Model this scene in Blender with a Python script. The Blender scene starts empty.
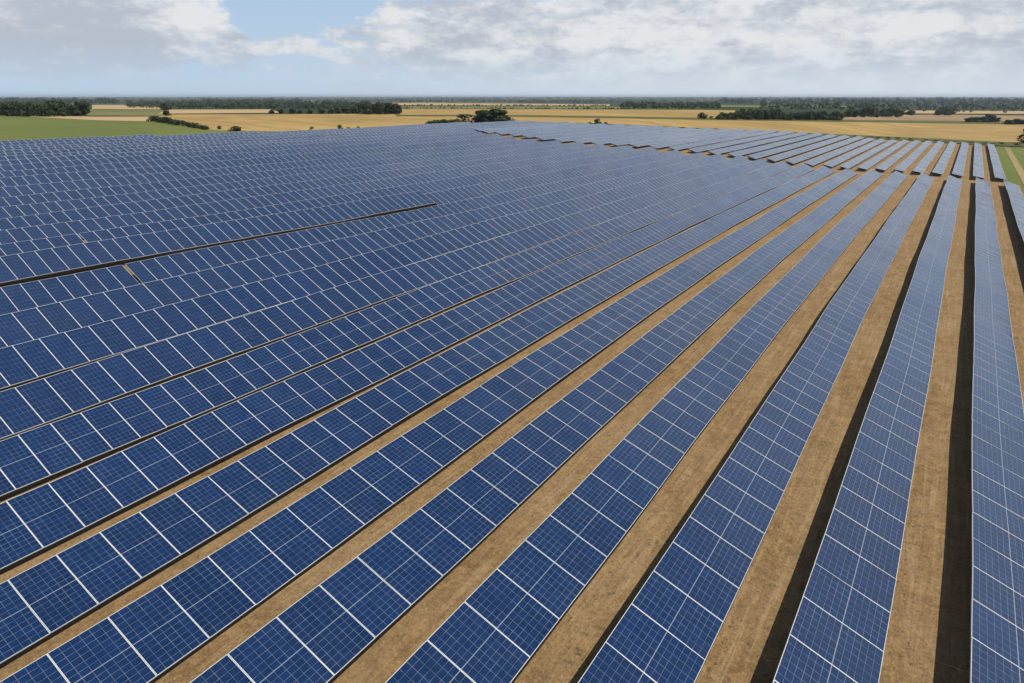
import bpy, bmesh, math, random
import numpy as np
from mathutils import Matrix, Vector
random.seed(7); rng = np.random.default_rng(7)
scene = bpy.context.scene
COL = scene.collection

# ------------------------------------------------------------------ camera
F = 640.0; PITCH = math.radians(20.99); TH = math.radians(34.15); H = 25.0
cp, sp = math.cos(PITCH), math.sin(PITCH)
cam_d = bpy.data.cameras.new('camera'); cam = bpy.data.objects.new('camera', cam_d); COL.objects.link(cam)
cam.location = (0, 0, H); cam.rotation_euler = (math.radians(90) - PITCH, 0, TH)
cam_d.sensor_width = 36; cam_d.lens = 36 * F / 1024; cam_d.clip_start = 0.5; cam_d.clip_end = 90000
scene.camera = cam
scene.view_settings.view_transform = 'Standard'; scene.view_settings.look = 'None'
scene.view_settings.exposure = 0.0; scene.view_settings.gamma = 1; scene.view_settings.use_curve_mapping = False

# ------------------------------------------------------------------ sun
SUNV = Vector((0.58, 0.16, 1.0)).normalized()      # towards the sun: right of the rows, a little ahead
SUN_EL = math.asin(SUNV.z); SUN_AZ = math.atan2(SUNV.x, SUNV.y)
sd = bpy.data.lights.new('sun', 'SUN'); sd.energy = 5.0; sd.angle = math.radians(0.5); sd.color = (1.0, 0.95, 0.87)
so = bpy.data.objects.new('sun', sd); COL.objects.link(so)
so.rotation_euler = SUNV.to_track_quat('Z', 'Y').to_euler(); so.location = (60, 10, 90)

# ------------------------------------------------------------------ node helpers
class NT:
    def __init__(s, tree): s.t = tree; s.n = tree.nodes; s.l = tree.links
    def node(s, typ, **kw):
        n = s.n.new(typ)
        for k, v in kw.items(): setattr(n, k, v)
        return n
    def put(s, sock, v):
        if isinstance(v, bpy.types.NodeSocket): s.l.new(v, sock)
        elif v is not None:
            if sock.type == 'RGBA' and len(v) == 3: v = (*v, 1)
            sock.default_value = v
    def m(s, op, a, b=None, c=None, clamp=False):
        n = s.node('ShaderNodeMath', operation=op, use_clamp=clamp)
        s.put(n.inputs[0], a)
        if b is not None: s.put(n.inputs[1], b)
        if c is not None: s.put(n.inputs[2], c)
        return n.outputs[0]
    def mix(s, f, a, b, blend='MIX'):
        n = s.node('ShaderNodeMix', data_type='RGBA', blend_type=blend)
        s.put(n.inputs[0], f); s.put(n.inputs[6], a); s.put(n.inputs[7], b)
        return n.outputs[2]
    def noise(s, vec, scale, detail=4, rough=0.55, dist=0.0):
        n = s.node('ShaderNodeTexNoise'); s.put(n.inputs['Vector'], vec)
        n.inputs['Scale'].default_value = scale; n.inputs['Detail'].default_value = detail
        n.inputs['Roughness'].default_value = rough; n.inputs['Distortion'].default_value = dist
        return n.outputs['Fac']
    def ramp(s, v, a, b, lo=0.0, hi=1.0, smooth=True):
        n = s.node('ShaderNodeMapRange', interpolation_type='SMOOTHSTEP' if smooth else 'LINEAR')
        s.put(n.inputs[0], v); n.inputs[1].default_value = a; n.inputs[2].default_value = b
        n.inputs[3].default_value = lo; n.inputs[4].default_value = hi
        return n.outputs[0]
    def comb(s, x, y, z=0.0):
        n = s.node('ShaderNodeCombineXYZ'); s.put(n.inputs[0], x); s.put(n.inputs[1], y); s.put(n.inputs[2], z)
        return n.outputs[0]

# ------------------------------------------------------------------ sky with clouds
world = bpy.data.worlds.new('World'); scene.world = world; world.use_nodes = True
wt = NT(world.node_tree); wt.n.clear()
sky = wt.node('ShaderNodeTexSky', sky_type='NISHITA'); sky.sun_disc = False
sky.sun_elevation = SUN_EL; sky.sun_rotation = SUN_AZ; sky.altitude = 20; sky.air_density = 1.0; sky.dust_density = 0.6; sky.ozone_density = 1.6
tc = wt.node('ShaderNodeTexCoord').outputs['Generated']
def wdot(v):
    n = wt.node('ShaderNodeVectorMath', operation='DOT_PRODUCT'); wt.put(n.inputs[0], tc); n.inputs[1].default_value = v
    return n.outputs['Value']
d_f = wdot((-math.sin(TH), math.cos(TH), 0)); d_r = wdot((math.cos(TH), math.sin(TH), 0)); d_u = wdot((0, 0, 1))
AZ = wt.m('MULTIPLY', wt.m('ARCTAN2', d_r, d_f), 57.2958)
EL = wt.m('MULTIPLY', wt.m('ARCSINE', d_u), 57.2958)
def sky_ae(px, py):
    X = (px - 512) / F; Y = (341.5 - py) / F
    fw = cp + Y * sp; u = -sp + Y * cp
    return math.degrees(math.atan2(X, fw)), math.degrees(math.atan2(u, math.hypot(X, fw)))
def blob(px, py, rx, ry, amp):
    a0, e0 = sky_ae(px, py); a1, _ = sky_ae(px + rx, py); _, e1 = sky_ae(px, py - ry)
    sa, se = abs(a1 - a0), abs(e1 - e0)
    da = wt.m('DIVIDE', wt.m('SUBTRACT', AZ, a0), sa); de = wt.m('DIVIDE', wt.m('SUBTRACT', EL, e0), se)
    r2 = wt.m('ADD', wt.m('MULTIPLY', da, da), wt.m('MULTIPLY', de, de))
    return wt.m('MULTIPLY', wt.m('EXPONENT', wt.m('MULTIPLY', r2, -1.0)), amp)
def total(lst):
    v = lst[0]
    for q in lst[1:]: v = wt.m('ADD', v, q)
    return v
cv = wt.comb(wt.m('MULTIPLY', AZ, 0.17), wt.m('MULTIPLY', EL, 0.42), 7.7)
n1 = wt.noise(cv, 1.25, 9, 0.56, 0.35)
n2 = wt.noise(wt.comb(wt.m('MULTIPLY', AZ, 0.20), wt.m('MULTIPLY', EL, 0.62), 9.4), 1.3, 8, 0.58, 0.3)
n3 = wt.noise(wt.comb(wt.m('MULTIPLY', AZ, 0.20), wt.m('MULTIPLY', EL, 0.34), 5.2), 5.0, 6, 0.62, 0.2)
cover = total([blob(60, 8, 130, 46, 0.46), blob(175, 20, 50, 28, 0.36), blob(282, 45, 34, 10, 0.22), blob(420, 28, 70, 34, 0.25),
               blob(620, 40, 130, 48, 0.40), blob(900, 30, 230, 60, 0.44), blob(262, 8, 52, 30, -0.38), blob(345, 6, 30, 14, -0.18), blob(460, 58, 160, 22, 0.16), blob(560, 0, 40, 12, -0.14),
               blob(490, 4, 30, 12, 0.10), blob(720, 36, 400, 75, 0.34), blob(80, 62, 220, 34, 0.20)])
fade_up = wt.m('ADD', wt.ramp(EL, 7.0, 12.0, 0.0, 0.18), wt.ramp(EL, 30.0, 56.0, 0.0, -0.40))  # more cloud out of view above, added to brighten reflections on far panels
dens = wt.m('ADD', wt.m('ADD', n1, wt.m('MULTIPLY', wt.m('SUBTRACT', n3, 0.5), 0.40)), wt.m('ADD', cover, fade_up))
cmask = wt.ramp(dens, 0.56, 0.76)
lowband = wt.ramp(EL, 0.2, 4.2)
cmask = wt.m('MULTIPLY', cmask, wt.m('ADD', wt.m('MULTIPLY', lowband, 0.82), 0.12))
bright = total([n2, wt.m('MULTIPLY', wt.m('SUBTRACT', n3, 0.5), 0.5), blob(190, 16, 36, 28, 0.42), blob(925, 22, 110, 20, 0.16), blob(285, 42, 40, 14, 0.2),
                blob(60, 45, 130, 26, -0.20), blob(40, 8, 90, 20, -0.10), blob(720, 40, 300, 50, 0.15), blob(980, 55, 120, 20, -0.08), blob(400, 18, 70, 12, 0.10), blob(640, 30, 90, 26, 0.06)])
ccol = wt.mix(wt.ramp(bright, 0.36, 0.78), (4.7, 5.15, 5.9), (7.9, 8.05, 8.2))
hazecol = wt.mix(wt.ramp(AZ, -30, 25), (5.1, 6.4, 7.9), (6.7, 7.4, 8.1))
skyc = wt.mix(wt.ramp(EL, 18.0, 48.0), wt.mix(wt.ramp(EL, 0.0, 7.5), hazecol, (4.3, 5.8, 7.7)), wt.mix(1.0, sky.outputs[0], (0.55, 0.58, 0.62), 'MULTIPLY'))
final = wt.mix(cmask, skyc, ccol)
bg = wt.node('ShaderNodeBackground'); wt.put(bg.inputs[0], final); bg.inputs[1].default_value = 0.1
wo = wt.node('ShaderNodeOutputWorld'); wt.l.new(bg.outputs[0], wo.inputs[0])

# ------------------------------------------------------------------ terrain function
tab = [(0, 0), (36, 0), (42.8, 0.55), (49.6, 1.35), (56.4, 2.4), (63.2, 3.5), (70, 4.5), (76.7, 5.5), (83.5, 6.5), (90.3, 7.2), (97, 7.75), (104, 8.2), (111, 8.6), (118, 9.2), (124.3, 9.9), (131, 10.7), (145, 11.6), (165, 12.2), (200, 12.8), (260, 13), (5000, 13)]
_xs = np.arange(-60, 700, 1.0); _zz = np.interp(_xs, [t[0] for t in tab], [t[1] for t in tab])
_k = np.exp(-(np.arange(-15, 16) / 4.0) ** 2); _k /= _k.sum()
_zz = np.convolve(np.pad(_zz, 15, 'edge'), _k, 'valid')
def terr_np(x, y):
    t = np.clip((np.hypot(x, y) - 450) / 2050, 0, 1)
    return np.interp(-np.asarray(x, float), _xs, _zz) * (1 - t * t * (3 - 2 * t))
_zl = _zz.tolist()
def terr(x, y):
    q = min(max(-x + 60.0, 0.0), len(_zl) - 1.001); i = int(q); h = _zl[i] + (_zl[i + 1] - _zl[i]) * (q - i)
    if h < 1e-9: return 0.0
    t = min(max((math.hypot(x, y) - 450) / 2050, 0.0), 1.0)
    return h * (1 - t * t * (3 - 2 * t))
def proj(x, y, z):
    fx = -math.sin(TH) * x + math.cos(TH) * y; rx = math.cos(TH) * x + math.sin(TH) * y; u = z - H
    zc = fx * cp - u * sp; yc = fx * sp + u * cp
    return (512 + F * rx / zc, 341.5 - F * yc / zc, zc) if zc > 0.1 else (-9999, 9999, zc)
def at(px, py):
    X = (px - 512) / F; Y = (341.5 - py) / F
    fw = cp + Y * sp; u = -sp + Y * cp
    dx = X * math.cos(TH) - fw * math.sin(TH); dy = X * math.sin(TH) + fw * math.cos(TH)
    u = min(u, -1e-4)
    t0, t = 5.0, 5.0
    while t < 200000:
        if H + u * t <= terr(dx * t, dy * t): break
        t0 = t; t += max(0.5, t * 0.004)
    for _ in range(24):
        m_ = (t0 + t) / 2
        if H + u * m_ <= terr(dx * m_, dy * m_): t = m_
        else: t0 = m_
    x, y = dx * t, dy * t
    return x, y, terr(x, y)

# ------------------------------------------------------------------ object helpers
def tag(o, label=None, cat=None, group=None, kind=None):
    if label: o['label'] = label
    if cat: o['category'] = cat
    if group: o['group'] = group
    if kind: o['kind'] = kind
    return o
def link(name, data, parent=None):
    o = bpy.data.objects.new(name, data); COL.objects.link(o)
    if parent is not None: o.parent = parent
    return o
class MB:
    """numpy friendly quad/tri collector"""
    def __init__(s): s.v = []; s.f = []; s.mi = []; s.uv = {}
    def quad(s, pts, mi=0, uv=None):
        b = len(s.v); s.v.extend(pts); s.f.append(tuple(range(b, b + len(pts)))); s.mi.append(mi)
        if uv: s.uv[len(s.f) - 1] = uv
    def box(s, x0, x1, y0, y1, z0, z1, mi=0, M=None, uvtop=False):
        P = [Vector(p) for p in ((x0, y0, z0), (x1, y0, z0), (x1, y1, z0), (x0, y1, z0), (x0, y0, z1), (x1, y0, z1), (x1, y1, z1), (x0, y1, z1))]
        if M is not None: P = [M @ p for p in P]
        b = len(s.v); s.v.extend(P)
        for k, f in enumerate(((3, 2, 1, 0), (4, 5, 6, 7), (0, 1, 5, 4), (1, 2, 6, 5), (2, 3, 7, 6), (3, 0, 4, 7))):
            s.f.append(tuple(b + i for i in f)); s.mi.append(mi)
            if uvtop and k == 1: s.uv[len(s.f) - 1] = ((0, 0), (1, 0), (1, 1), (0, 1))
    def bar(s, a, b, w, h, mi=0):
        a, b = Vector(a), Vector(b); d = (b - a); L = d.length
        M = Matrix.Translation(a) @ d.to_track_quat('X', 'Z').to_matrix().to_4x4()
        s.box(0, L, -w / 2, w / 2, -h / 2, h / 2, mi, M)
    def mesh(s, name, mats, smooth=False):
        me = bpy.data.meshes.new(name); me.from_pydata([tuple(p) for p in s.v], [], s.f)
        for m in mats: me.materials.append(m)
        me.polygons.foreach_set('material_index', s.mi)
        if s.uv:
            ul = me.uv_layers.new(name='UVMap')
            for pi, uvs in s.uv.items():
                ls = me.polygons[pi].loop_start
                for k, q in enumerate(uvs): ul.data[ls + k].uv = q
        if smooth: me.polygons.foreach_set('use_smooth', [True] * len(me.polygons))
        me.update(); return me
def grid_mesh(name, P, mat, loop=False):
    """P: array (a,b,3) of points -> one sheet, facing up"""
    a, b = P.shape[:2]
    idx = np.arange(a * b).reshape(a, b)
    f = np.stack([idx[:-1, :-1], idx[1:, :-1], idx[1:, 1:], idx[:-1, 1:]], -1).reshape(-1, 4)
    me = bpy.data.meshes.new(name); me.from_pydata(P.reshape(-1, 3).tolist(), [], f.tolist())
    me.materials.append(mat); me.polygons.foreach_set('use_smooth', [True] * len(me.polygons)); me.update()
    if me.polygons and me.polygons[len(me.polygons) // 2].normal.z < 0: me.flip_normals()
    return me

# ------------------------------------------------------------------ materials
def mat(name):
    m = bpy.data.materials.new(name); m.use_nodes = True
    t = NT(m.node_tree); t.n.clear()
    b = t.node('ShaderNodeBsdfPrincipled'); o = t.node('ShaderNodeOutputMaterial'); t.l.new(b.outputs[0], o.inputs[0])
    return m, t, b
def simple(name, c, rough=0.6, metal=0.0, spec=0.5):
    m, t, b = mat(name); t.put(b.inputs['Base Color'], c); b.inputs['Roughness'].default_value = rough
    b.inputs['Metallic'].default_value = metal; b.inputs['Specular IOR Level'].default_value = spec
    return m
def bump(t, b, h, strength, dist):
    n = t.node('ShaderNodeBump'); n.inputs['Strength'].default_value = strength; n.inputs['Distance'].default_value = dist
    t.put(n.inputs['Height'], h); t.l.new(n.outputs[0], b.inputs['Normal'])

def glass_mat(name, cu, cv_, mid, dist_fade=0.0):
    m, t, b = mat(name)
    uv = t.node('ShaderNodeUVMap').outputs[0]; s = t.node('ShaderNodeSeparateXYZ'); t.l.new(uv, s.inputs[0])
    u, v = s.outputs[0], s.outputs[1]      # u across the slope, v along the row
    geo = t.node('ShaderNodeNewGeometry'); rnd = geo.outputs['Random Per Island']
    oi = t.node('ShaderNodeObjectInfo').outputs['Random']
    obj = geo.outputs['Position']
    wob = t.noise(obj, 1.3, 2, 0.5)
    wu = t.m('ADD', u, t.m('MULTIPLY', t.m('SUBTRACT', wob, 0.5), 0.008))
    def line(c, n, hw):
        fr = t.m('FRACT', t.m('MULTIPLY', c, float(n)))
        d = t.m('MINIMUM', fr, t.m('SUBTRACT', 1.0, fr))
        return t.ramp(d, hw * 0.7 * n, hw * 1.3 * n, 1.0, 0.0)
    cell = t.m('MAXIMUM', line(u, cu, 0.0024), line(wu, cu, 0.0018)); cell = t.m('MAXIMUM', cell, line(v, cv_, 0.0042))
    fine = t.m('MAXIMUM', line(u, cu * 3, 0.0016), line(v, cv_ * 4, 0.0022))
    blotch = t.noise(obj, 2.1, 3, 0.6); worn = t.ramp(t.noise(obj, 1.1, 3, 0.6), 0.35, 0.65, 0.45, 1.0)
    base = t.mix(t.ramp(blotch, 0.3, 0.7), (0.0030, 0.0160, 0.057), (0.0052, 0.0225, 0.077))
    varia = t.m('ADD', t.m('MULTIPLY', t.m('ADD', rnd, oi), 0.20), 0.82)
    base = t.mix(1.0, base, t.comb(varia, varia, varia), 'MULTIPLY')
    base = t.mix(t.m('MULTIPLY', fine, 0.14), base, (0.09, 0.13, 0.22))
    base = t.mix(t.m('MULTIPLY', t.m('MULTIPLY', cell, worn), 0.62), base, (0.19, 0.22, 0.27))
    if mid:
        dm = t.m('ABSOLUTE', t.m('SUBTRACT', u, 0.5)); ml = t.ramp(dm, 0.0040, 0.0070, 1.0, 0.0)
        base = t.mix(t.m('MULTIPLY', ml, 0.50), base, (0.33, 0.36, 0.40))
    base = t.mix(dist_fade, base, (0.17, 0.22, 0.29))  # pale blue-grey mixed into the colour to imitate fading with distance
    t.put(b.inputs['Base Color'], base)
    dust = t.ramp(t.noise(obj, 0.35, 4, 0.6), 0.3, 0.75, 0.12, 0.24)
    t.put(b.inputs['Roughness'], dust); b.inputs['IOR'].default_value = 1.55
    b.inputs['Specular IOR Level'].default_value = 0.5
    b.inputs['Sheen Weight'].default_value = 0.12; b.inputs['Sheen Roughness'].default_value = 0.25; b.inputs['Sheen Tint'].default_value = (0.85, 0.92, 1, 1)
    return m
M_glass_near = glass_mat('panel_glass_seamed', 12, 6, True)
M_faded = [glass_mat('panel_glass', 8, 6, False, d) for d in (0.02, 0.04, 0.06, 0.08, 0.10, 0.12)]  # paler step by step: distance haze painted into the glass of farther rows
M_glass_faded = M_faded[-1]
M_frame = simple('pale_aluminium_frame', (0.54, 0.55, 0.54), 0.5, 0.15)
M_steel = simple('galvanised_steel', (0.16, 0.16, 0.155), 0.55, 0.7)
M_rail_shade = simple('black_rail_and_shade', (0.012, 0.011, 0.010), 0.8, 0.0, 0.2)  # black for the rail and for the strips that stand in for shade

def soil_mat():
    m, t, b = mat('bare_sandy_soil')
    P = t.node('ShaderNodeNewGeometry').outputs['Position']; s = t.node('ShaderNodeSeparateXYZ'); t.l.new(P, s.inputs[0])
    big = t.noise(P, 0.09, 5, 0.6); med = t.noise(P, 0.75, 9, 0.82); fine = t.noise(P, 6.0, 6, 0.8)
    streak = t.noise(t.comb(t.m('MULTIPLY', s.outputs[0], 1.5), t.m('MULTIPLY', s.outputs[1], 0.09), 0.0), 1.6, 5, 0.6, 0.4)
    c = t.mix(t.ramp(med, 0.3, 0.7), (0.145, 0.084, 0.034), (0.285, 0.180, 0.080))
    c = t.mix(t.ramp(big, 0.35, 0.7, 0, 0.40), c, (0.31, 0.215, 0.115))
    c = t.mix(t.ramp(streak, 0.52, 0.66, 0, 0.40), c, (0.36, 0.255, 0.14))
    c = t.mix(t.ramp(streak, 0.46, 0.33, 0, 0.30), c, (0.14, 0.088, 0.044))
    c = t.mix(t.ramp(fine, 0.48, 0.34, 0, 0.75), c, (0.085, 0.058, 0.03))
    c = t.mix(t.ramp(fine, 0.54, 0.70, 0, 0.5), c, (0.48, 0.35, 0.19))
    weed = t.m('MULTIPLY', t.ramp(t.noise(P, 0.5, 4, 0.6), 0.54, 0.66), t.ramp(t.noise(P, 5.0, 3, 0.6), 0.53, 0.62))
    c = t.mix(t.m('MULTIPLY', weed, 0.75), c, (0.075, 0.085, 0.035))
    t.put(b.inputs['Base Color'], c); b.inputs['Roughness'].default_value = 0.95; b.inputs['Specular IOR Level'].default_value = 0.15
    hgt = t.m('ADD', t.m('MULTIPLY', med, 0.5), t.m('ADD', t.m('MULTIPLY', fine, 0.18), t.m('MULTIPLY', streak, 0.8)))
    bump(t, b, hgt, 0.7, 0.25)
    return m
M_soil = soil_mat()
def crop_mat(name, c1, c2, c3, ang, stripe=0.25, sc=0.05, rowlen=3.0):
    m, t, b = mat(name)
    P = t.node('ShaderNodeNewGeometry').outputs['Position']; s = t.node('ShaderNodeSeparateXYZ'); t.l.new(P, s.inputs[0])
    ca, sa = math.cos(ang), math.sin(ang)
    q = t.m('ADD', t.m('MULTIPLY', s.outputs[0], ca), t.m('MULTIPLY', s.outputs[1], sa))
    r = t.m('SUBTRACT', t.m('MULTIPLY', s.outputs[1], ca), t.m('MULTIPLY', s.outputs[0], sa))
    big = t.noise(P, sc, 5, 0.6); fine = t.noise(P, 0.8, 4, 0.7)
    st = t.noise(t.comb(t.m('MULTIPLY', q, 1.0 / rowlen), t.m('MULTIPLY', r, 0.01), 1.0), 1.0, 3, 0.6)
    c = t.mix(t.ramp(big, 0.3, 0.7), c1, c2)
    c = t.mix(t.ramp(st, 0.45, 0.62, 0, stripe), c, c3)
    c = t.mix(t.ramp(fine, 0.3, 0.5, 0.3, 0), c, c3)
    t.put(b.inputs['Base Color'], c); b.inputs['Roughness'].default_value = 0.95; b.inputs['Specular IOR Level'].default_value = 0.1
    bump(t, b, fine, 0.5, 0.3)
    return m
M_wheat = crop_mat('ripe_wheat', (0.27, 0.178, 0.060), (0.37, 0.25, 0.092), (0.20, 0.135, 0.05), 1.2, 0.55, 0.02, 7.0)
M_wheat2 = crop_mat('ripe_wheat_pale', (0.33, 0.235, 0.115), (0.40, 0.29, 0.15), (0.27, 0.185, 0.09), 0.4, 0.2, 0.008, 8.0)
M_stub = crop_mat('stubble', (0.23, 0.155, 0.085), (0.28, 0.195, 0.105), (0.17, 0.125, 0.06), 0.8, 0.3, 0.01, 6.0)
M_green = crop_mat('green_crop', (0.105, 0.125, 0.030), (0.130, 0.150, 0.038), (0.088, 0.098, 0.030), 0.15, 0.22, 0.02, 4.0)
M_verge = crop_mat('rough_verge_grass', (0.050, 0.068, 0.020), (0.095, 0.105, 0.032), (0.13, 0.10, 0.04), 0.0, 0.3, 0.2, 2.0)
M_meadow = crop_mat('dull_meadow', (0.09, 0.11, 0.035), (0.15, 0.15, 0.055), (0.20, 0.16, 0.07), 0.6, 0.3, 0.006, 9.0)
M_track = crop_mat('dry_track', (0.24, 0.19, 0.085), (0.30, 0.23, 0.11), (0.14, 0.14, 0.05), 0.0, 0.4, 0.2, 1.5)
def country_mat():
    m, t, b = mat('distant_countryside')
    P = t.node('ShaderNodeNewGeometry').outputs['Position']
    s = t.node('ShaderNodeSeparateXYZ'); t.l.new(P, s.inputs[0])
    v = t.node('ShaderNodeTexVoronoi'); v.inputs['Scale'].default_value = 0.0017; v.inputs['Randomness'].default_value = 0.9
    warp = t.noise(P, 0.0012, 3, 0.5)
    q = t.comb(t.m('ADD', s.outputs[0], t.m('MULTIPLY', warp, 260.0)), t.m('MULTIPLY', s.outputs[1], 0.8), 0)
    t.l.new(q, v.inputs['Vector']); cs = t.node('ShaderNodeSeparateColor'); t.l.new(v.outputs['Color'], cs.inputs[0])
    k = cs.outputs[0]
    c = t.mix(t.ramp(k, 0.50, 0.52), (0.055, 0.075, 0.030), (0.10, 0.12, 0.045))
    c = t.mix(t.ramp(k, 0.68, 0.70), c, (0.30, 0.215, 0.10))
    c = t.mix(t.ramp(k, 0.86, 0.88), c, (0.15, 0.14, 0.06))
    wood = t.ramp(t.noise(P, 0.0011, 6, 0.62, 0.3), 0.43, 0.47)
    c = t.mix(wood, c, (0.026, 0.040, 0.022))
    c = t.mix(t.ramp(t.noise(P, 0.02, 4, 0.6), 0.35, 0.6, 0.4, 0), c, (0.04, 0.05, 0.022))
    t.put(b.inputs['Base Color'], c); b.inputs['Roughness'].default_value = 1.0; b.inputs['Specular IOR Level'].default_value = 0.05
    return m
M_country = country_mat()
def leaf_mat(name, c1, c2):
    m, t, b = mat(name)
    geo = t.node('ShaderNodeNewGeometry'); oi = t.node('ShaderNodeObjectInfo').outputs['Random']
    n = t.noise(geo.outputs['Position'], 0.35, 3, 0.6)
    k = t.m('ADD', t.m('MULTIPLY', geo.outputs['Random Per Island'], 0.5), t.m('ADD', t.m('MULTIPLY', oi, 0.25), t.m('MULTIPLY', t.ramp(n, 0.35, 0.65), 0.25)))
    t.put(b.inputs['Base Color'], t.mix(k, c1, c2)); b.inputs['Roughness'].default_value = 0.75; b.inputs['Specular IOR Level'].default_value = 0.2
    return m
M_leaf = leaf_mat('dark_broadleaf', (0.022, 0.036, 0.014), (0.055, 0.075, 0.024))
M_leaf2 = leaf_mat('olive_foliage', (0.045, 0.058, 0.020), (0.10, 0.105, 0.035))
M_wood = leaf_mat('far_wood_foliage', (0.016, 0.028, 0.016), (0.040, 0.054, 0.024))
M_bark = simple('bark', (0.09, 0.07, 0.05), 0.9)

# ------------------------------------------------------------------ ground
def axis(lo, hi, near_lo, near_hi, step, g=1.16):
    a = list(np.arange(near_lo, near_hi + 1e-6, step))
    s = step; v = near_hi
    while v < hi: s *= g; v += s; a.append(min(v, hi))
    s = step; v = near_lo
    while v > lo: s *= g; v -= s; a.insert(0, max(v, lo))
    return np.array(sorted(set(a)))
gx = axis(-25000, 25000, -320, 40, 4.0, 1.06); gy = axis(-25000, 25000, -40, 520, 10.0, 1.06)
GX, GY = np.meshgrid(gx, gy, indexing='ij')
me = grid_mesh('ground', np.stack([GX, GY, terr_np(GX, GY)], -1), M_country)
tag(link('ground', me), kind='structure')

west = [(-236, -60), (-236, 20), (-230, 40), (-216, 69), (-205, 91), (-195, 114), (-189, 157), (-187, 195), (-184.5, 261), (-143.5, 287), (-118, 324), (-85, 378), (-50, 441), (-28, 448), (-5, 444), (11.6, 438), (16.6, 433)]
def west_x(y):
    pts = [(p[1], p[0]) for p in west[:9]]
    return float(np.interp(y, [p[0] for p in pts], [p[1] for p in pts]))
def end_y(x):          # northern limit of the solar field on the line x
    if x >= -184.5: return float(np.interp(x, [p[0] for p in west[8:]], [p[1] for p in west[8:]]))
    pts = west[:9]
    return float(np.interp(x, [p[0] for p in pts], [p[1] for p in pts]))
aisle = [(-152, 194), (-127, 195), (-106, 206), (-81, 224), (-60, 242), (-40, 257), (-17, 257), (-1, 253), (5, 249), (16, 247)]
def aisle_y(x): return float(np.interp(x, [p[0] for p in aisle], [p[1] for p in aisle]))
# soil sheet under the whole array
sx = np.concatenate([np.arange(-236, 12.5, 3.0), [13.2]])
rows_ = []
for x in sx:
    yt = end_y(x) + 2.5
    rows_.append([(x, y, terr(x, y) + 0.07) for y in np.linspace(-60, yt, 64)])
tag(link('bare_soil', grid_mesh('bare_soil', np.array(rows_), M_soil)), kind='structure')

def field(name, top, bot, mat_, off=0.12, nr=14, nc=60):
    """sheet draped on the terrain between a far edge and a near edge, given left to right"""
    top = np.array(top, float); bot = np.array(bot, float)
    rows = []
    for t in np.linspace(0, 1, nc):
        tx = top[0, 0] + (top[-1, 0] - top[0, 0]) * t; bx = bot[0, 0] + (bot[-1, 0] - bot[0, 0]) * t
        ty = np.interp(tx, top[:, 0], top[:, 1]); by = np.interp(bx, bot[:, 0], bot[:, 1])
        A = at(tx, ty); B = at(bx, by); r = []
        for k in np.linspace(0, 1, nr):
            x = A[0] + (B[0] - A[0]) * k; y = A[1] + (B[1] - A[1]) * k
            r.append((x, y, terr(x, y) + off + math.hypot(x, y) * 2.5e-4))
        rows.append(r)
    return tag(link(name, grid_mesh(name, np.array(rows), mat_)), kind='structure')
# left: green field sloping away beyond the array, wheat fields beyond it
field('green_field', [(-60, 115), (0, 115.6), (60, 118.2), (105, 120.2), (150, 121.6), (205, 129.8), (262, 131.2), (330, 132.2)],
      [(-60, 143), (0, 141.5), (100, 139.3), (200, 137.2), (320, 132.8), (338, 132.3)], M_green, 0.10)
field('wheat_field', [(30, 116.0), (100, 117.2), (160, 117.0)], [(30, 117.4), (100, 121), (160, 122.2)], M_wheat2, 0.2)
field('wheat_field', [(158, 114.8), (260, 114.6), (340, 114.3), (402, 114.0)], [(152, 121), (205, 130.4), (330, 132.6), (402, 129.0)], M_wheat, 0.11)
field('wheat_field', [(168, 109.9), (270, 109.8)], [(158, 114.2), (282, 113.2)], M_wheat2, 0.16)
field('meadow', [(90, 109.8), (165, 110.2)], [(60, 116), (162, 116.4)], M_meadow, 0.14)
field('stubble_field', [(92, 105.2), (165, 105.4)], [(92, 109.4), (165, 109.8)], M_wheat2, 0.14)
field('wheat_field', [(340, 109.5), (400, 109.2), (520, 109.5), (700, 110.2), (735, 110.8)], [(396, 115.5), (440, 115.6), (520, 115.6), (700, 118.4), (735, 118.8)], M_wheat, 0.16)
field('wheat_field', [(398, 116.6), (520, 116.8), (700, 119.8), (860, 122.0), (1100, 125.5)], [(398, 127), (500, 122.2), (680, 128.4), (863, 136.6), (1100, 147.5)], M_wheat, 0.16)
field('verge', [(440, 122.8), (500, 121.8), (600, 124.0), (680, 127.8), (863, 135.8), (1000, 142.4), (1100, 146.2)], [(440, 126.6), (500, 123.6), (600, 126.0), (680, 129.6), (863, 138.6), (1000, 146.2), (1100, 150.2)], M_verge, 0.24)
field('verge', [(396, 115.2), (520, 115.5), (700, 118.3), (860, 120.4), (1100, 123.0)], [(396, 116.8), (520, 117.0), (700, 120.2), (860, 122.6), (1100, 126.2)], M_verge, 0.30)
field('stubble_field', [(868, 115.2), (960, 115.0), (1100, 117)], [(830, 119.8), (960, 121.4), (1100, 122.6)], M_stub, 0.16)
field('wheat_field', [(905, 110.8), (1100, 111.6)], [(900, 113.6), (1100, 114.6)], M_wheat2, 0.16)
field('wheat_field', [(398, 103.4), (520, 103.8), (610, 104.6)], [(398, 105.4), (520, 105.9), (610, 106.2)], M_wheat2, 0.2)
field('meadow', [(398, 106.4), (620, 106.8)], [(398, 109.0), (620, 109.2)], M_meadow, 0.14)
field('wheat_field', [(715, 105.4), (850, 106.2)], [(715, 107.4), (850, 107.8)], M_meadow, 0.14)
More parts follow.
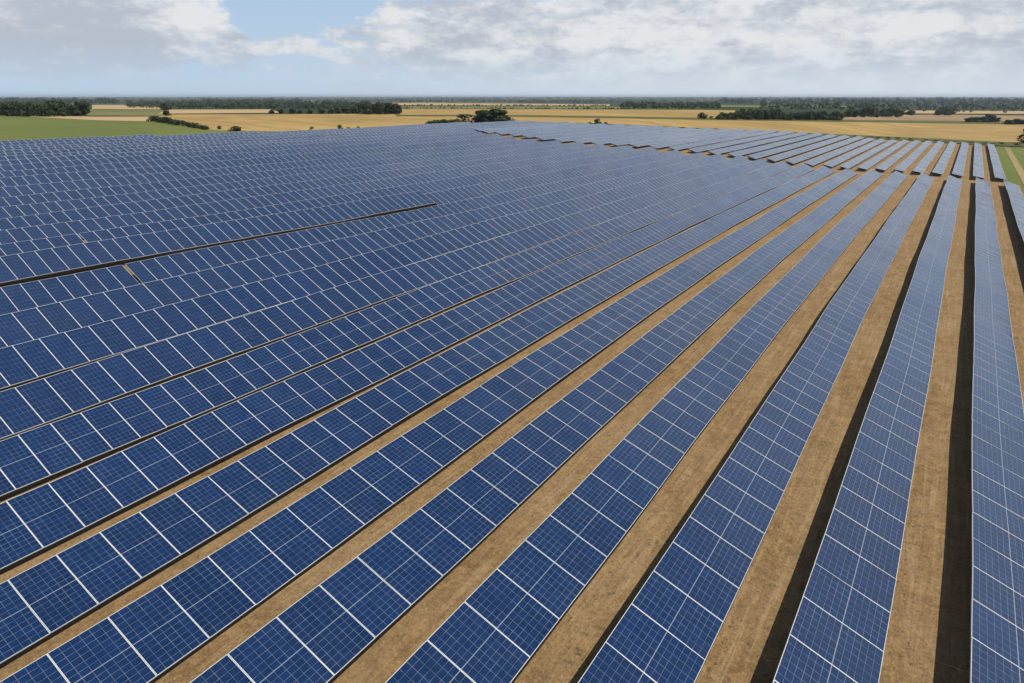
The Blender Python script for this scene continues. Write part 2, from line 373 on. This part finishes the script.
# right: crop beside the last row, with dry tracks
def strip(name, x0, x1, y0, y1, mat_, off):
    xs_ = np.linspace(x0, x1, 8); ys_ = np.linspace(y0, y1, 50)
    P = np.array([[(x, y, terr(x, y) + off) for y in ys_] for x in xs_])
    return tag(link(name, grid_mesh(name, P, mat_)), kind='structure')
strip('green_field', 8.0, 120, -60, 437, M_green, 0.03)
strip('bare_soil', 13.2, 15.9, -60, 247, M_soil, 0.07)
strip('dirt_track', 17.0, 19.2, -60, 430, M_track, 0.13)
strip('dirt_track', 31, 35, -60, 434, M_track, 0.13)

# ------------------------------------------------------------------ solar rows
WP, WX, HI, LO = 4.08, 3.81, 1.80, 0.43
def panel_parts(w, glass, W=WP, fw=0.033):
    """a panel lying in its own xy plane: x up the slope, y along the row"""
    g = MB(); g.box(-W / 2 + fw, W / 2 - fw, -w / 2 + fw, w / 2 - fw, -0.02, 0.018, 0, None, True)
    f = MB()
    for y in (-w / 2 + 0.006, w / 2 - fw - 0.006): f.box(-W / 2, W / 2, y, y + fw, -0.045, 0.026)
    for x in (-W / 2, W / 2 - fw * 0.8): f.box(x, x + fw * 0.8, -w / 2 + fw, w / 2 - fw, -0.045, 0.026)
    return g.mesh('solar_panel', [glass]), f.mesh('panel_frame', [M_frame])
_pm = {}
def pmesh(w, glass):
    k = (w, glass.name)
    if k not in _pm: _pm[k] = panel_parts(w, glass, WP, 0.025 if w < 1.8 else 0.029)
    return _pm[k]
def support_mesh():
    s = MB()
    s.box(-0.05, 0.05, -0.05, 0.05, -0.2, 1.40)                 # rear post, origin under the high edge
    s.box(-0.05 + 2.6, 0.05 + 2.6, -0.05, 0.05, -0.2, 0.42)     # front post
    s.bar((-0.35, 0, 1.62 - 0.06), (3.05, 0, 0.30 - 0.03), 0.08, 0.10)
    s.bar((0.0, 0, 0.35), (1.5, 0, 0.88), 0.05, 0.05)
    return s.mesh('support_frame', [M_steel])
SUP = support_mesh()
def wob(y, n): return 0.045 * math.sin(y / 8.7 + n * 1.7) + 0.03 * math.sin(y / 3.9 + n * 2.9) + 0.06 * math.sin(y / 21.0 + n)
def wobx(y, n): return 0.05 * math.sin(y / 13.0 + n * 2.3) + 0.03 * math.sin(y / 5.1 + n * 0.7)
FAN_N = [0, 1, 2, 3, 4, 5, 6, 7, 8, 9, 10, 11, 12, 13, 14, 40]; FAN_A = [0, 0.3, 1.0, 1.8, 2.2, 2.9, 3.5, 3.0, 2.4, 1.7, 0.8, -0.5, -2.4, -2.4, -2.2, -2.0]
def edge_pts(xl, y, n, wx, hi, lo):
    dx, dz = wobx(y, n), wob(y, n)
    if n >= 40: dx *= 0.5; dz *= 0.5
    if n < 40: dx -= float(np.interp(n, FAN_N, FAN_A)) * (1 - math.exp(-(max(y, 0.0) / 70.0) ** 1.5))      # the rows are not quite parallel
    a = Vector((-xl + dx, y, terr(-xl + dx, y) + hi + dz)); b = Vector((-xl + wx + dx, y, terr(-xl + wx + dx, y) + lo + dz))
    return a, b                                                 # high (left) edge, low (right) edge
def panel_matrix(xl, y0, y1, n, wx, hi, lo, W, w, jit=True):
    a0, b0 = edge_pts(xl, y0, n, wx, hi, lo); a1, b1 = edge_pts(xl, y1, n, wx, hi, lo)
    c = (a0 + a1 + b0 + b1) / 4
    u = ((b0 + b1) - (a0 + a1)) / 2; v = ((a1 + b1) - (a0 + b0)) / 2
    su, sv = u.length / W, v.length / w
    u.normalize(); v.normalize(); nn = u.cross(v).normalized(); u = v.cross(nn)
    M = Matrix(((u.x * su, v.x * sv, nn.x, c.x), (u.y * su, v.y * sv, nn.y, c.y), (u.z * su, v.z * sv, nn.z, c.z), (0, 0, 0, 1)))
    if jit: M = M @ Matrix.Rotation(random.gauss(0, 0.006), 4, 'X') @ Matrix.Rotation(random.gauss(0, 0.005), 4, 'Y')
    return M
def rest_mesh(name, mats4, w, glass, W=WP, fw=0.033):
    m = MB()
    for M in mats4:
        m.box(-W / 2 + fw, W / 2 - fw, -w / 2 + fw, w / 2 - fw, -0.02, 0.018, 0, M, True)
        for y in (-w / 2 + 0.006, w / 2 - fw - 0.006): m.box(-W / 2, W / 2, y, y + fw, -0.045, 0.026, 1, M)
        for x in (-W / 2, W / 2 - fw): m.box(x, x + fw, -w / 2 + fw, w / 2 - fw, -0.045, 0.026, 1, M)
    return m.mesh(name, [glass, M_frame])
def row(xl, ya, yb, n, w, glass, label, group, wx=WX, hi=HI, lo=LO, W=WP, detail=True):
    ys = [ya]
    while ys[-1] < yb - w * 0.4:                                  # modules get a little narrower further along the near rows
        ys.append(ys[-1] + w * (1 - 0.27 * min(max((ys[-1] - 22) / 90.0, 0.0), 1.0) if w > 2.1 and n < 40 else 1.0))
    cnt = len(ys) - 1
    x0, y0 = -xl + wx / 2, ya
    z0 = terr(x0, y0)
    if detail:
        root = link('solar_panel_row', None); root.location = (x0, y0, z0)
        tag(root, label, 'solar panels', group)
    inv = Matrix.Translation((-x0, -y0, -z0))
    Ms = [inv @ panel_matrix(xl, ys[i], ys[i + 1], n, wx, hi, lo, W, w) for i in range(cnt)]
    if not detail:
        me = rest_mesh('solar_panel_row', Ms, w, glass, W)
        # posts, plus black bars put in as shade under the row ends
        s = MB()
        for i in range(0, cnt + 1, 4):
            a, b = edge_pts(xl, ys[i], n, wx, hi, lo)
            for q in (0.12, 0.85):
                p = a.lerp(b, q); g = terr(p.x, p.y)
                s.box(p.x - 0.05 - x0, p.x + 0.05 - x0, p.y - 0.05 - y0, p.y + 0.05 - y0, g - 0.1 - z0, p.z - 0.06 - z0)
        o0 = Vector((x0, y0, z0)) + Vector((0, 0, 0.19))
        for yy in (ys[0] + 0.05, ys[-1] - 0.05):
            a, b = edge_pts(xl, yy, n, wx, hi, lo); s.bar(a - o0, b - o0, 0.06, 0.26, 1)
        root = link('solar_panel_row', me); root.location = (x0, y0, z0); tag(root, label, 'solar panels', group)
        link('support_frame', s.mesh('support_frame', [M_steel, M_rail_shade]), root)
        return root
    gm, fm = pmesh(w, glass)
    near = list(range(min(cnt, 100)))
    # the hundred that show largest
    dist = [proj(-xl + wx / 2, ys[i] + w / 2, z0 + 1)[2] for i in range(cnt)]
    vis = []
    for i in range(cnt):
        p = proj(-xl + wx / 2, ys[i] + w / 2, z0 + 1)
        vis.append(-40 < p[0] < 1064 and p[1] < 720)
    order = sorted(range(cnt), key=lambda i: (not vis[i], dist[i]))
    chosen = set(order[:100])
    for i in sorted(chosen):
        p = link('solar_panel', gm, root); p.matrix_local = Ms[i]
        f = link('panel_frame', fm, p)
    rest = [i for i in range(cnt) if i not in chosen]
    if rest:
        r = link('solar_panel', rest_mesh('solar_panel', [Ms[i] for i in rest], w, glass), root); tag(r, kind='stuff')
    # a rail, and a black strip put in as shade under the low edge
    for q, name, hh in ((0.10, 'rail', 0.10), (0.984, 'low_edge_shade', 0.27)):
        m = MB(); pr = None
        for i in range(0, cnt + 1):
            a, b = edge_pts(xl, ys[i], n, wx, hi, lo); p = a.lerp(b, q) - Vector((x0, y0, z0)) + Vector((0, 0, -0.055 - hh / 2))
            if pr is not None: m.bar(pr, p, 0.06, hh)
            pr = p
        link(name, m.mesh(name, [M_rail_shade]), root)
    step = 2 if w > 2.2 else 3
    ks = [i for i in range(1, cnt, step)]
    ks = sorted(ks, key=lambda i: dist[min(i, cnt - 1)])[:60]
    for i in sorted(ks):
        a, b = edge_pts(xl, ys[i], n, wx, hi, lo)
        sl = math.atan2((terr(-xl, ys[i]) - terr(-xl + wx, ys[i])), wx)
        o = link('support_frame', SUP, root)
        o.location = (a.x + 0.45 - x0, a.y - y0, a.z - hi - 0.04 - z0); o.rotation_euler = (0, sl, 0)
    return root

def start_y(xl, x_lim=-25):
    """first y (minus a few panels) where the row comes into the frame"""
    for y in np.arange(-10, 400, 0.5):
        p = proj(-xl, y, terr(-xl, y) + 1.0); q = proj(-xl + WX, y, terr(-xl + WX, y) + 1.0)
        if (p[2] > 0 and p[0] > x_lim and p[1] < 700) or (q[2] > 0 and q[0] > x_lim and q[1] < 700): return y
    return None
def ordinal(k):
    names = ['first', 'second', 'third', 'fourth', 'fifth', 'sixth', 'seventh', 'eighth', 'ninth', 'tenth', 'eleventh', 'twelfth', 'thirteenth', 'fourteenth', 'fifteenth', 'sixteenth', 'seventeenth', 'eighteenth', 'nineteenth', 'twentieth']
    if k <= 20: return names[k - 1]
    if k == 30: return 'thirtieth'
    return ('twenty-' if k < 30 else 'thirty-') + names[k % 10 - 1]
G1 = 'long rows of blue solar panels in the near block'
special = {-1: 'last solar panel row before the green field, cut by the right photo edge',
           0: 'almost upright solar panel row at the bottom right, wide black shadow on its left',
           1: 'leaning solar panel row with black shadow, next left of the upright bottom right row',
           2: 'solar panel row with thin dark shadow, meeting the bottom edge right of centre',
           3: 'solar panel row without shadow meeting the bottom edge just left of centre',
           4: 'solar panel row meeting the bottom edge a quarter in from the left corner',
           5: 'solar panel row running into the bottom left corner'}
soil_word = {6: 'brown strip below', 7: 'dark gap below'}
for n in range(-1, 31):
    xl = 6.79 * n - 4.74
    w = 3.0 if n <= 1 else 2.8 if n <= 3 else 2.6 if n <= 5 else 2.25 if n <= 7 else 2.0 if n <= 11 else 1.65
    glass = M_glass_near if n <= 8 else M_faded[min((n - 9) // 2, 5)]
    ya = start_y(xl)
    if ya is None: continue
    ya -= 3 * w + (6 if n < 6 else 4)
    xm = -xl
    yb = (aisle_y(xm + 1.8) - 4.0) if xm > -156 else end_y(xm) - 1.0
    if yb - ya < 4: continue
    if n in special: lab = special[n]
    else:
        lab = '%s solar panel row up the left photo edge from the corner%s' % (ordinal(n - 4), (', ' + soil_word[n]) if n in soil_word else '')
    if n in (12, 14):
        px0 = 130 if n == 12 else 84
        yc = min(np.arange(ya, yb, 0.25), key=lambda y: abs(proj(-xl + 1.8, y, terr(-xl + 1.8, y) + 1.1)[0] - px0))
        row(xl, yc - 0.16 - w * math.floor((yc - 0.16 - ya) / w), yc - 0.16, n, w, glass, lab + ', left of its break', G1)
        row(xl, yc + 0.16, yb, n, w, glass, lab + ', right of its break', G1)
    elif n == 13:
        yc = min(np.arange(ya, yb, 0.25), key=lambda y: abs(proj(-xl, y, terr(-xl, y) + 1.8)[0] - 416))
        row(xl + 1.05, yc - w * math.floor((yc - ya) / w), yc, n, w, glass, lab + ', above the dark gap', G1, hi=2.15, lo=0.75)
        row(xl, yc + 0.02, yb, n, w, glass, lab + ', past the dark gap', G1)
    else:
        row(xl, ya, yb, n, w, glass, lab, G1, detail=(n <= 22))
G2 = 'shorter rows of solar panels in the far block'
k = 0
for j in range(0, 31):
    xl = -9.7 + 5.66 * j
    ya = aisle_y(-xl + 1.3) + 4.8; yb = end_y(-xl + 1.3) - 1.5
    if xl > 152: ya = 199 + (xl - 152) * 1.4
    if yb - ya < 8: continue
    k += 1
    lab = ('rightmost short solar panel row beyond the aisle, bordering the green field' if k == 1 else
           '%s short solar panel row beyond the aisle, counting from the green field at right' % ordinal(k))
    row(xl, ya, yb, 40 + j, 2.4, M_glass_faded, lab, G2, wx=3.05, hi=1.45, lo=0.85, W=3.11, detail=False)

# ------------------------------------------------------------------ weeds along the rows
def weeds():
    m = MB()
    for _ in range(2200):
        n = random.choice([0, 0, 1, 1, 2, 2, 3, 4, 5]); xl = 6.79 * n - 4.74
        y = 8 + 110 * random.random() ** 1.6
        x = -xl + WX + abs(random.gauss(0.1, 0.45)) if random.random() < 0.75 else -xl - random.random() * 3.2
        z = terr(x, y) + 0.05; r = random.uniform(0.04, 0.12)
        for _k in range(5):
            a = random.random() * 6.28; q = random.uniform(0.3, 1.0) * r; h = random.uniform(0.5, 1.1) * r
            dx, dy = math.cos(a), math.sin(a)
            m.quad([(x - dy * 0.02, y + dx * 0.02, z), (x + dy * 0.02, y - dx * 0.02, z), (x + dx * q + dy * 0.012, y + dy * q - dx * 0.012, z + h)])
    o = link('weeds', m.mesh('weeds', [M_leaf2])); tag(o, 'small dark weeds on the sandy soil beside the panel rows', 'weeds', kind='stuff')
weeds()

# ------------------------------------------------------------------ trees
def crown_mesh(name, seed, nleaf, mat_, base=0.02, lobes=11, leaf=0.055, squat=1.0):
    """unit tall crown (z 0..1, radius about 0.45): leaf clumps through several overlapping lobes"""
    r = np.random.default_rng(seed); m = MB()
    L = []
    for k in range(lobes):
        a = r.uniform(0, 6.28); rad = r.uniform(0.05, 0.27) if k else 0; zc = r.uniform(base + 0.18, 0.78)
        L.append((math.cos(a) * rad * squat, math.sin(a) * rad * squat, zc, r.uniform(0.17, 0.26) * (1.15 if zc < 0.6 else 0.9)))
    for k in range(nleaf):
        cx, cy, cz, cr = L[r.integers(len(L))]
        d = r.normal(size=3); d /= np.linalg.norm(d); q = cr * (r.uniform(0.45, 1.08) ** 0.6)
        p = Vector((cx + d[0] * q * squat, cy + d[1] * q * squat, cz + d[2] * q * 0.9))
        if p.z < 0.02: p.z = 0.02
        nrm = Vector(d + r.normal(size=3) * 0.5).normalized(); s = leaf * r.uniform(0.6, 1.5)
        t1 = nrm.orthogonal().normalized(); t2 = nrm.cross(t1); a = r.uniform(0, 6.28)
        e1 = t1 * math.cos(a) + t2 * math.sin(a); e2 = nrm.cross(e1)
        m.quad([p - e1 * s, p - e2 * s * 0.7, p + e1 * s, p + e2 * s * 0.7 + nrm * s * 0.3])
    return m.mesh(name, [mat_])
def trunk_mesh(name, seed):
    r = np.random.default_rng(seed); m = MB()
    def limb(a, b, ra, rb):
        a, b = Vector(a), Vector(b); d = (b - a).normalized(); t1 = d.orthogonal().normalized(); t2 = d.cross(t1)
        A = [a + (t1 * math.cos(k) + t2 * math.sin(k)) * ra for k in np.linspace(0, 6.283, 7)[:-1]]
        B = [b + (t1 * math.cos(k) + t2 * math.sin(k)) * rb for k in np.linspace(0, 6.283, 7)[:-1]]
        for i in range(6): m.quad([A[i], A[(i + 1) % 6], B[(i + 1) % 6], B[i]])
    limb((0, 0, -0.02), (0.01, 0, 0.42), 0.032, 0.02); limb((0.01, 0, 0.42), (0.0, 0.02, 0.75), 0.02, 0.006)
    for k in range(5):
        a = r.uniform(0, 6.28); z = r.uniform(0.25, 0.5)
        limb((0, 0, z), (math.cos(a) * 0.22, math.sin(a) * 0.22, z + r.uniform(0.12, 0.25)), 0.013, 0.004)
    return m.mesh(name, [M_bark])
CR = [crown_mesh('crown', 10 + i, 1500, M_leaf) for i in range(4)] + [crown_mesh('crown', 20 + i, 800, M_leaf2) for i in range(2)]
TR = [trunk_mesh('trunk', 30 + i) for i in range(3)]
SH = [crown_mesh('shrub', 40 + i, 420, M_leaf if i < 2 else M_leaf2, base=-0.25, lobes=7, leaf=0.085, squat=1.35) for i in range(4)]
def size_at(px, py, hpx):
    x, y, z = at(px, py); zc = proj(x, y, z)[2]
    return x, y, z, hpx * zc / F
def tree(px, py, hpx, wpx, label, group=None, olive=False, name='tree'):
    x, y, z, h = size_at(px, py, hpx); wid = wpx / hpx
    r = link(name, None); r.location = (x, y, z - 0.1); r.rotation_euler = (0, 0, random.uniform(0, 6.28))
    sxy = h * wid / 0.80 * random.uniform(0.95, 1.05)
    r.scale = (sxy, sxy * random.uniform(0.9, 1.1), h * 1.04)
    tag(r, label, 'tree', group)
    link('trunk', random.choice(TR), r); link('crown', random.choice(CR[4:] if olive else CR[:4]), r)
    return r
def shrub(px, py, hpx, wpx, label, group=None, olive=False):
    x, y, z, h = size_at(px, py, hpx)
    r = link('shrub', random.choice(SH[2:] if olive else SH[:2])); r.location = (x, y, z - 0.05); r.rotation_euler = (0, 0, random.uniform(0, 6.28))
    sxy = h * wpx / hpx / 1.05; r.scale = (sxy, sxy, h * 1.08)
    tag(r, label, 'shrub', group); return r
# dark wood at the far left
lab = 'dark broadleaf tree in the small wood at the far left beyond the green field'
for i in range(26):
    px = -6 + i * 3.6 + random.uniform(-1, 1)
    h = random.uniform(11.5, 15.5) if px < 62 else random.uniform(9.5, 13)
    tree(px, 116.4 + random.uniform(-1.2, 0.6) + max(0, px) * 0.004 - (1.0 if px > 65 else 0), h, h * random.uniform(0.8, 1.05), lab, 'trees of the wood at far left')
for i in range(12):
    tree(-4 + i * 6.5, 112.8 + random.uniform(-0.5, 0.5), random.uniform(8.5, 11), random.uniform(9, 12), lab, 'trees of the wood at far left')
tree(84, 115.6, 13.5, 18, 'broad dark tree at the right end of the wood at far left')
tree(166, 110.6, 8, 9, 'lone dark tree on the meadow edge right of the far left wood')
tree(167, 116.0, 5.5, 8, 'low dark tree just above the diagonal hedge on the left')
for i in range(13):
    t = i / 12; px = 153 + 52 * t
    shrub(px, 121.8 + 8.3 * t ** 1.15, (6.6 - 1.8 * t) * random.uniform(0.85, 1.15), random.uniform(7, 10), 'dark hedge shrub between the green field and the wheat at left', 'shrubs of the diagonal hedge at left')
shrub(220, 129.6, 4, 5, 'small shrub between the diagonal hedge and the round dark bush'); shrub(236, 131.6, 6.6, 11, 'round dark bush on the green strip left of the wheat')
shrub(312, 132.0, 5.2, 6, 'small dark bush on the wheat edge, leftmost of the two small ones', olive=True); shrub(340, 130.8, 6, 6.5, 'small bush on the wheat edge right of the other small dark bush', olive=True)
shrub(349, 130.8, 3.6, 6, 'low olive shrub just right of the small upright bush', olive=True); shrub(358, 130.4, 4, 5, 'tiny olive shrub at the array edge, second right of the upright bush', olive=True)
# dark clump and scattered trees before the long wood
for i in range(11):
    tree(364 + i * 3.4, 114.6 + random.uniform(-0.5, 0.4), random.uniform(8.5, 12), random.uniform(9, 12), 'dark tree in the dense clump at the right end of the long wood', 'trees of the dense clump beyond the wheat')
for px, h in ((272, 4), (281, 4.5), (293, 5.5), (300, 4), (310, 4.2), (322, 5), (331, 5), (338, 6), (346, 6), (355, 6.5)):
    tree(px, 113.9 + random.uniform(-0.3, 0.2), h, h * 1.5, 'small tree in the broken line at the far side of the wheat', 'small trees at the far side of the wheat')
# centre
for px, py, h, w in ((429, 125.4, 4.5, 10), (436, 125.0, 6, 11), (444, 124.6, 6.4, 11), (452, 124.3, 5.0, 10)):
    shrub(px, py, h, w, 'low dark shrub left of the centre trees at the array edge', 'low shrubs left of the centre trees')
shrub(465, 124.0, 9.5, 17, 'tall olive green bush touching the left side of the two dark trees', olive=True)
shrub(458, 124.4, 5.5, 9, 'smaller olive bush at the foot of the tall olive bush', olive=True)
tree(482, 124.2, 14.0, 19, 'dark round tree at the middle of the array edge, left one of the pair')
tree(499, 124.2, 14.6, 27, 'broader dark round tree at the middle of the array edge, right one of the pair')
shrub(490, 124.0, 10, 16, 'dark undergrowth between the two round trees'); shrub(504, 124.0, 9.5, 14, 'dark undergrowth below the right side of the broader round tree'); shrub(513.5, 123.6, 4.2, 5, 'tiny shrub just right of the pair of dark trees', olive=True)
shrub(597, 125.4, 6.5, 9, 'dark bush at the far array edge right of centre', olive=True); shrub(606, 125.6, 3.5, 6, 'low shrub beside the dark bush on the far array edge', olive=True); shrub(590, 125.0, 3, 6, 'small low shrub left of the dark bush on the far array edge', olive=True)
# right
tree(702, 119.2, 7.0, 8, 'small lone tree left of the long tree belt at right'); shrub(711, 119.3, 3.2, 7, 'low shrub between the lone tree and the tree belt', olive=True)
for i in range(34):
    px = 719 + i * 3.6 + random.uniform(-1, 1); env = 10.5 if 734 < px < 780 else 9.0
    if px > 820: env = 8.8
    if px < 732: env = 5 + (px - 716) * 0.3
    tree(px, 119.9 + (px - 720) * 0.008 + random.uniform(-0.5, 0.1), env * random.uniform(0.75, 1.05), random.uniform(7, 10), 'tree in the long dark belt behind the wheat at right', 'trees of the long belt at right')
for px, h in ((848, 7.5), (855, 8), (862, 9.0), (869, 9.2), (876, 7), (883, 8.5), (889, 9), (895, 7.5), (900, 6)):
    tree(px, 117.4 + random.uniform(-0.4, 0.2), h, h * 1.1, 'tree in the dark group at the right end of the belt', 'trees of the group right of the belt')
tree(910, 115.4, 5.5, 9, 'small round tree standing alone right of the belt')
for px, h in ((939, 7), (944, 8.4), (950, 7)):
    tree(px, 115.6, h, 9, 'tree in the compact clump between two far wheat strips at right', 'trees of the compact clump at right')
for px, h, w in ((968, 5, 9), (975, 5.5, 10), (983, 6, 9), (989, 8.5, 9), (995, 5, 8)):
    tree(px, 122.6, h, w, 'tree in the low group on the stubble near the right edge', 'trees on the stubble at right')
for px, h in ((1008, 5), (1015, 6), (1022, 5.5), (1030, 6)):
    tree(px, 124.8, h, 9, 'low tree in the line touching the right photo edge', 'low trees at the right edge')
tree(1028, 143.5, 18, 19, 'big dark tree cut by the right photo edge, by the corner of the wheat')
for i in range(34):
    t = i / 33; px = 640 + 375 * t + random.uniform(-4, 4)
    py = float(np.interp(px, [600, 680, 863, 1000, 1024], [125.6, 129.0, 137.6, 144.8, 146.2]))
    shrub(px, py, random.uniform(1.2, 2.6), random.uniform(4, 9), 'low scrub bush on the grass verge between array and wheat', 'scrub bushes along the far verge', olive=random.random() < 0.5)

# far woods: nobody could count these
def wood(name, label, regions, hpx, seed, wide=1.0):
    r = np.random.default_rng(seed); m = MB(); 
    V = []; Fc = []
    for (x0, x1, yt0, yt1, yb0, yb1, cnt) in regions:
        for _ in range(cnt):
            px = r.uniform(x0, x1); t = (px - x0) / (x1 - x0)
            py = (yt0 + (yt1 - yt0) * t) + ((yb0 + (yb1 - yb0) * t) - (yt0 + (yt1 - yt0) * t)) * r.uniform(0, 1)
            x, y, z = at(px, py); h = hpx * proj(x, y, z)[2] / F * r.uniform(0.65, 1.2); rad = h * r.uniform(0.38, 0.6) * wide
            for _l in range(34):
                d = r.normal(size=3); d /= np.linalg.norm(d); d[2] = abs(d[2]) if r.random() < 0.7 else d[2]
                p = np.array((x + d[0] * rad, y + d[1] * rad, z + h * 0.5 + d[2] * h * 0.48)); s = h * r.uniform(0.10, 0.22)
                e1 = r.normal(size=3); e1 -= d * e1.dot(d) * 0.8; e1 /= np.linalg.norm(e1); e2 = np.cross(d, e1)
                b = len(V); V.extend([p - e1 * s, p - e2 * s, p + e1 * s, p + e2 * s]); Fc.append((b, b + 1, b + 2, b + 3))
    me = bpy.data.meshes.new(name); me.from_pydata([tuple(v) for v in V], [], Fc); me.materials.append(M_wood); me.update()
    o = link(name, me); tag(o, label, 'woodland', kind='stuff')
wood('woodland', 'long dark wood stretching behind the wheat on the left', [(128, 372, 104.5, 104.5, 108.6, 110.0, 620), (200, 300, 103, 103, 105, 105, 160), (-60, 120, 102, 102, 104.6, 104.6, 260)], 4.0, 5)
wood('woodland', 'broad dark woods beyond the tree belt on the right', [(620, 720, 104.5, 104.5, 109.0, 109.6, 260), (720, 1090, 101, 101, 104.5, 105, 420), (760, 1090, 105, 105, 110, 110.5, 420), (850, 1090, 110.5, 111, 114, 114, 60)], 3.2, 6)
wood('woodland', 'thin hedges and copses among the strips at the centre', [(400, 640, 105.9, 106.3, 106.3, 106.6, 110), (400, 640, 108.6, 109.0, 109.3, 109.8, 120), (400, 1090, 102.6, 102.6, 103.2, 103.2, 200), (398, 620, 101, 101, 102.4, 102.4, 120)], 1.7, 8)
wood('woodland', 'band of hazy distant woods just under the horizon', [(-70, 1090, 97.8, 97.8, 102.2, 102.2, 2300)], 1.2, 9, 2.4)

# ------------------------------------------------------------------ haze
HZ = True
if HZ:
    h = MB(); h.box(-26000, 26000, -26000, 26000, -1.0, 48.0)
    me = h.mesh('haze', []); hm = bpy.data.materials.new('haze_air'); hm.use_nodes = True; t = NT(hm.node_tree); t.n.clear()
    pv = t.node('ShaderNodeVolumePrincipled'); pv.inputs['Color'].default_value = (0.72, 0.83, 0.98, 1); pv.inputs['Density'].default_value = 0.00006
    pv.inputs['Anisotropy'].default_value = 0.2
    o_ = t.node('ShaderNodeOutputMaterial'); t.l.new(pv.outputs[0], o_.inputs['Volume']); me.materials.append(hm)
    tag(link('haze', me), 'thin blue air haze over the distant land', 'haze', kind='stuff')
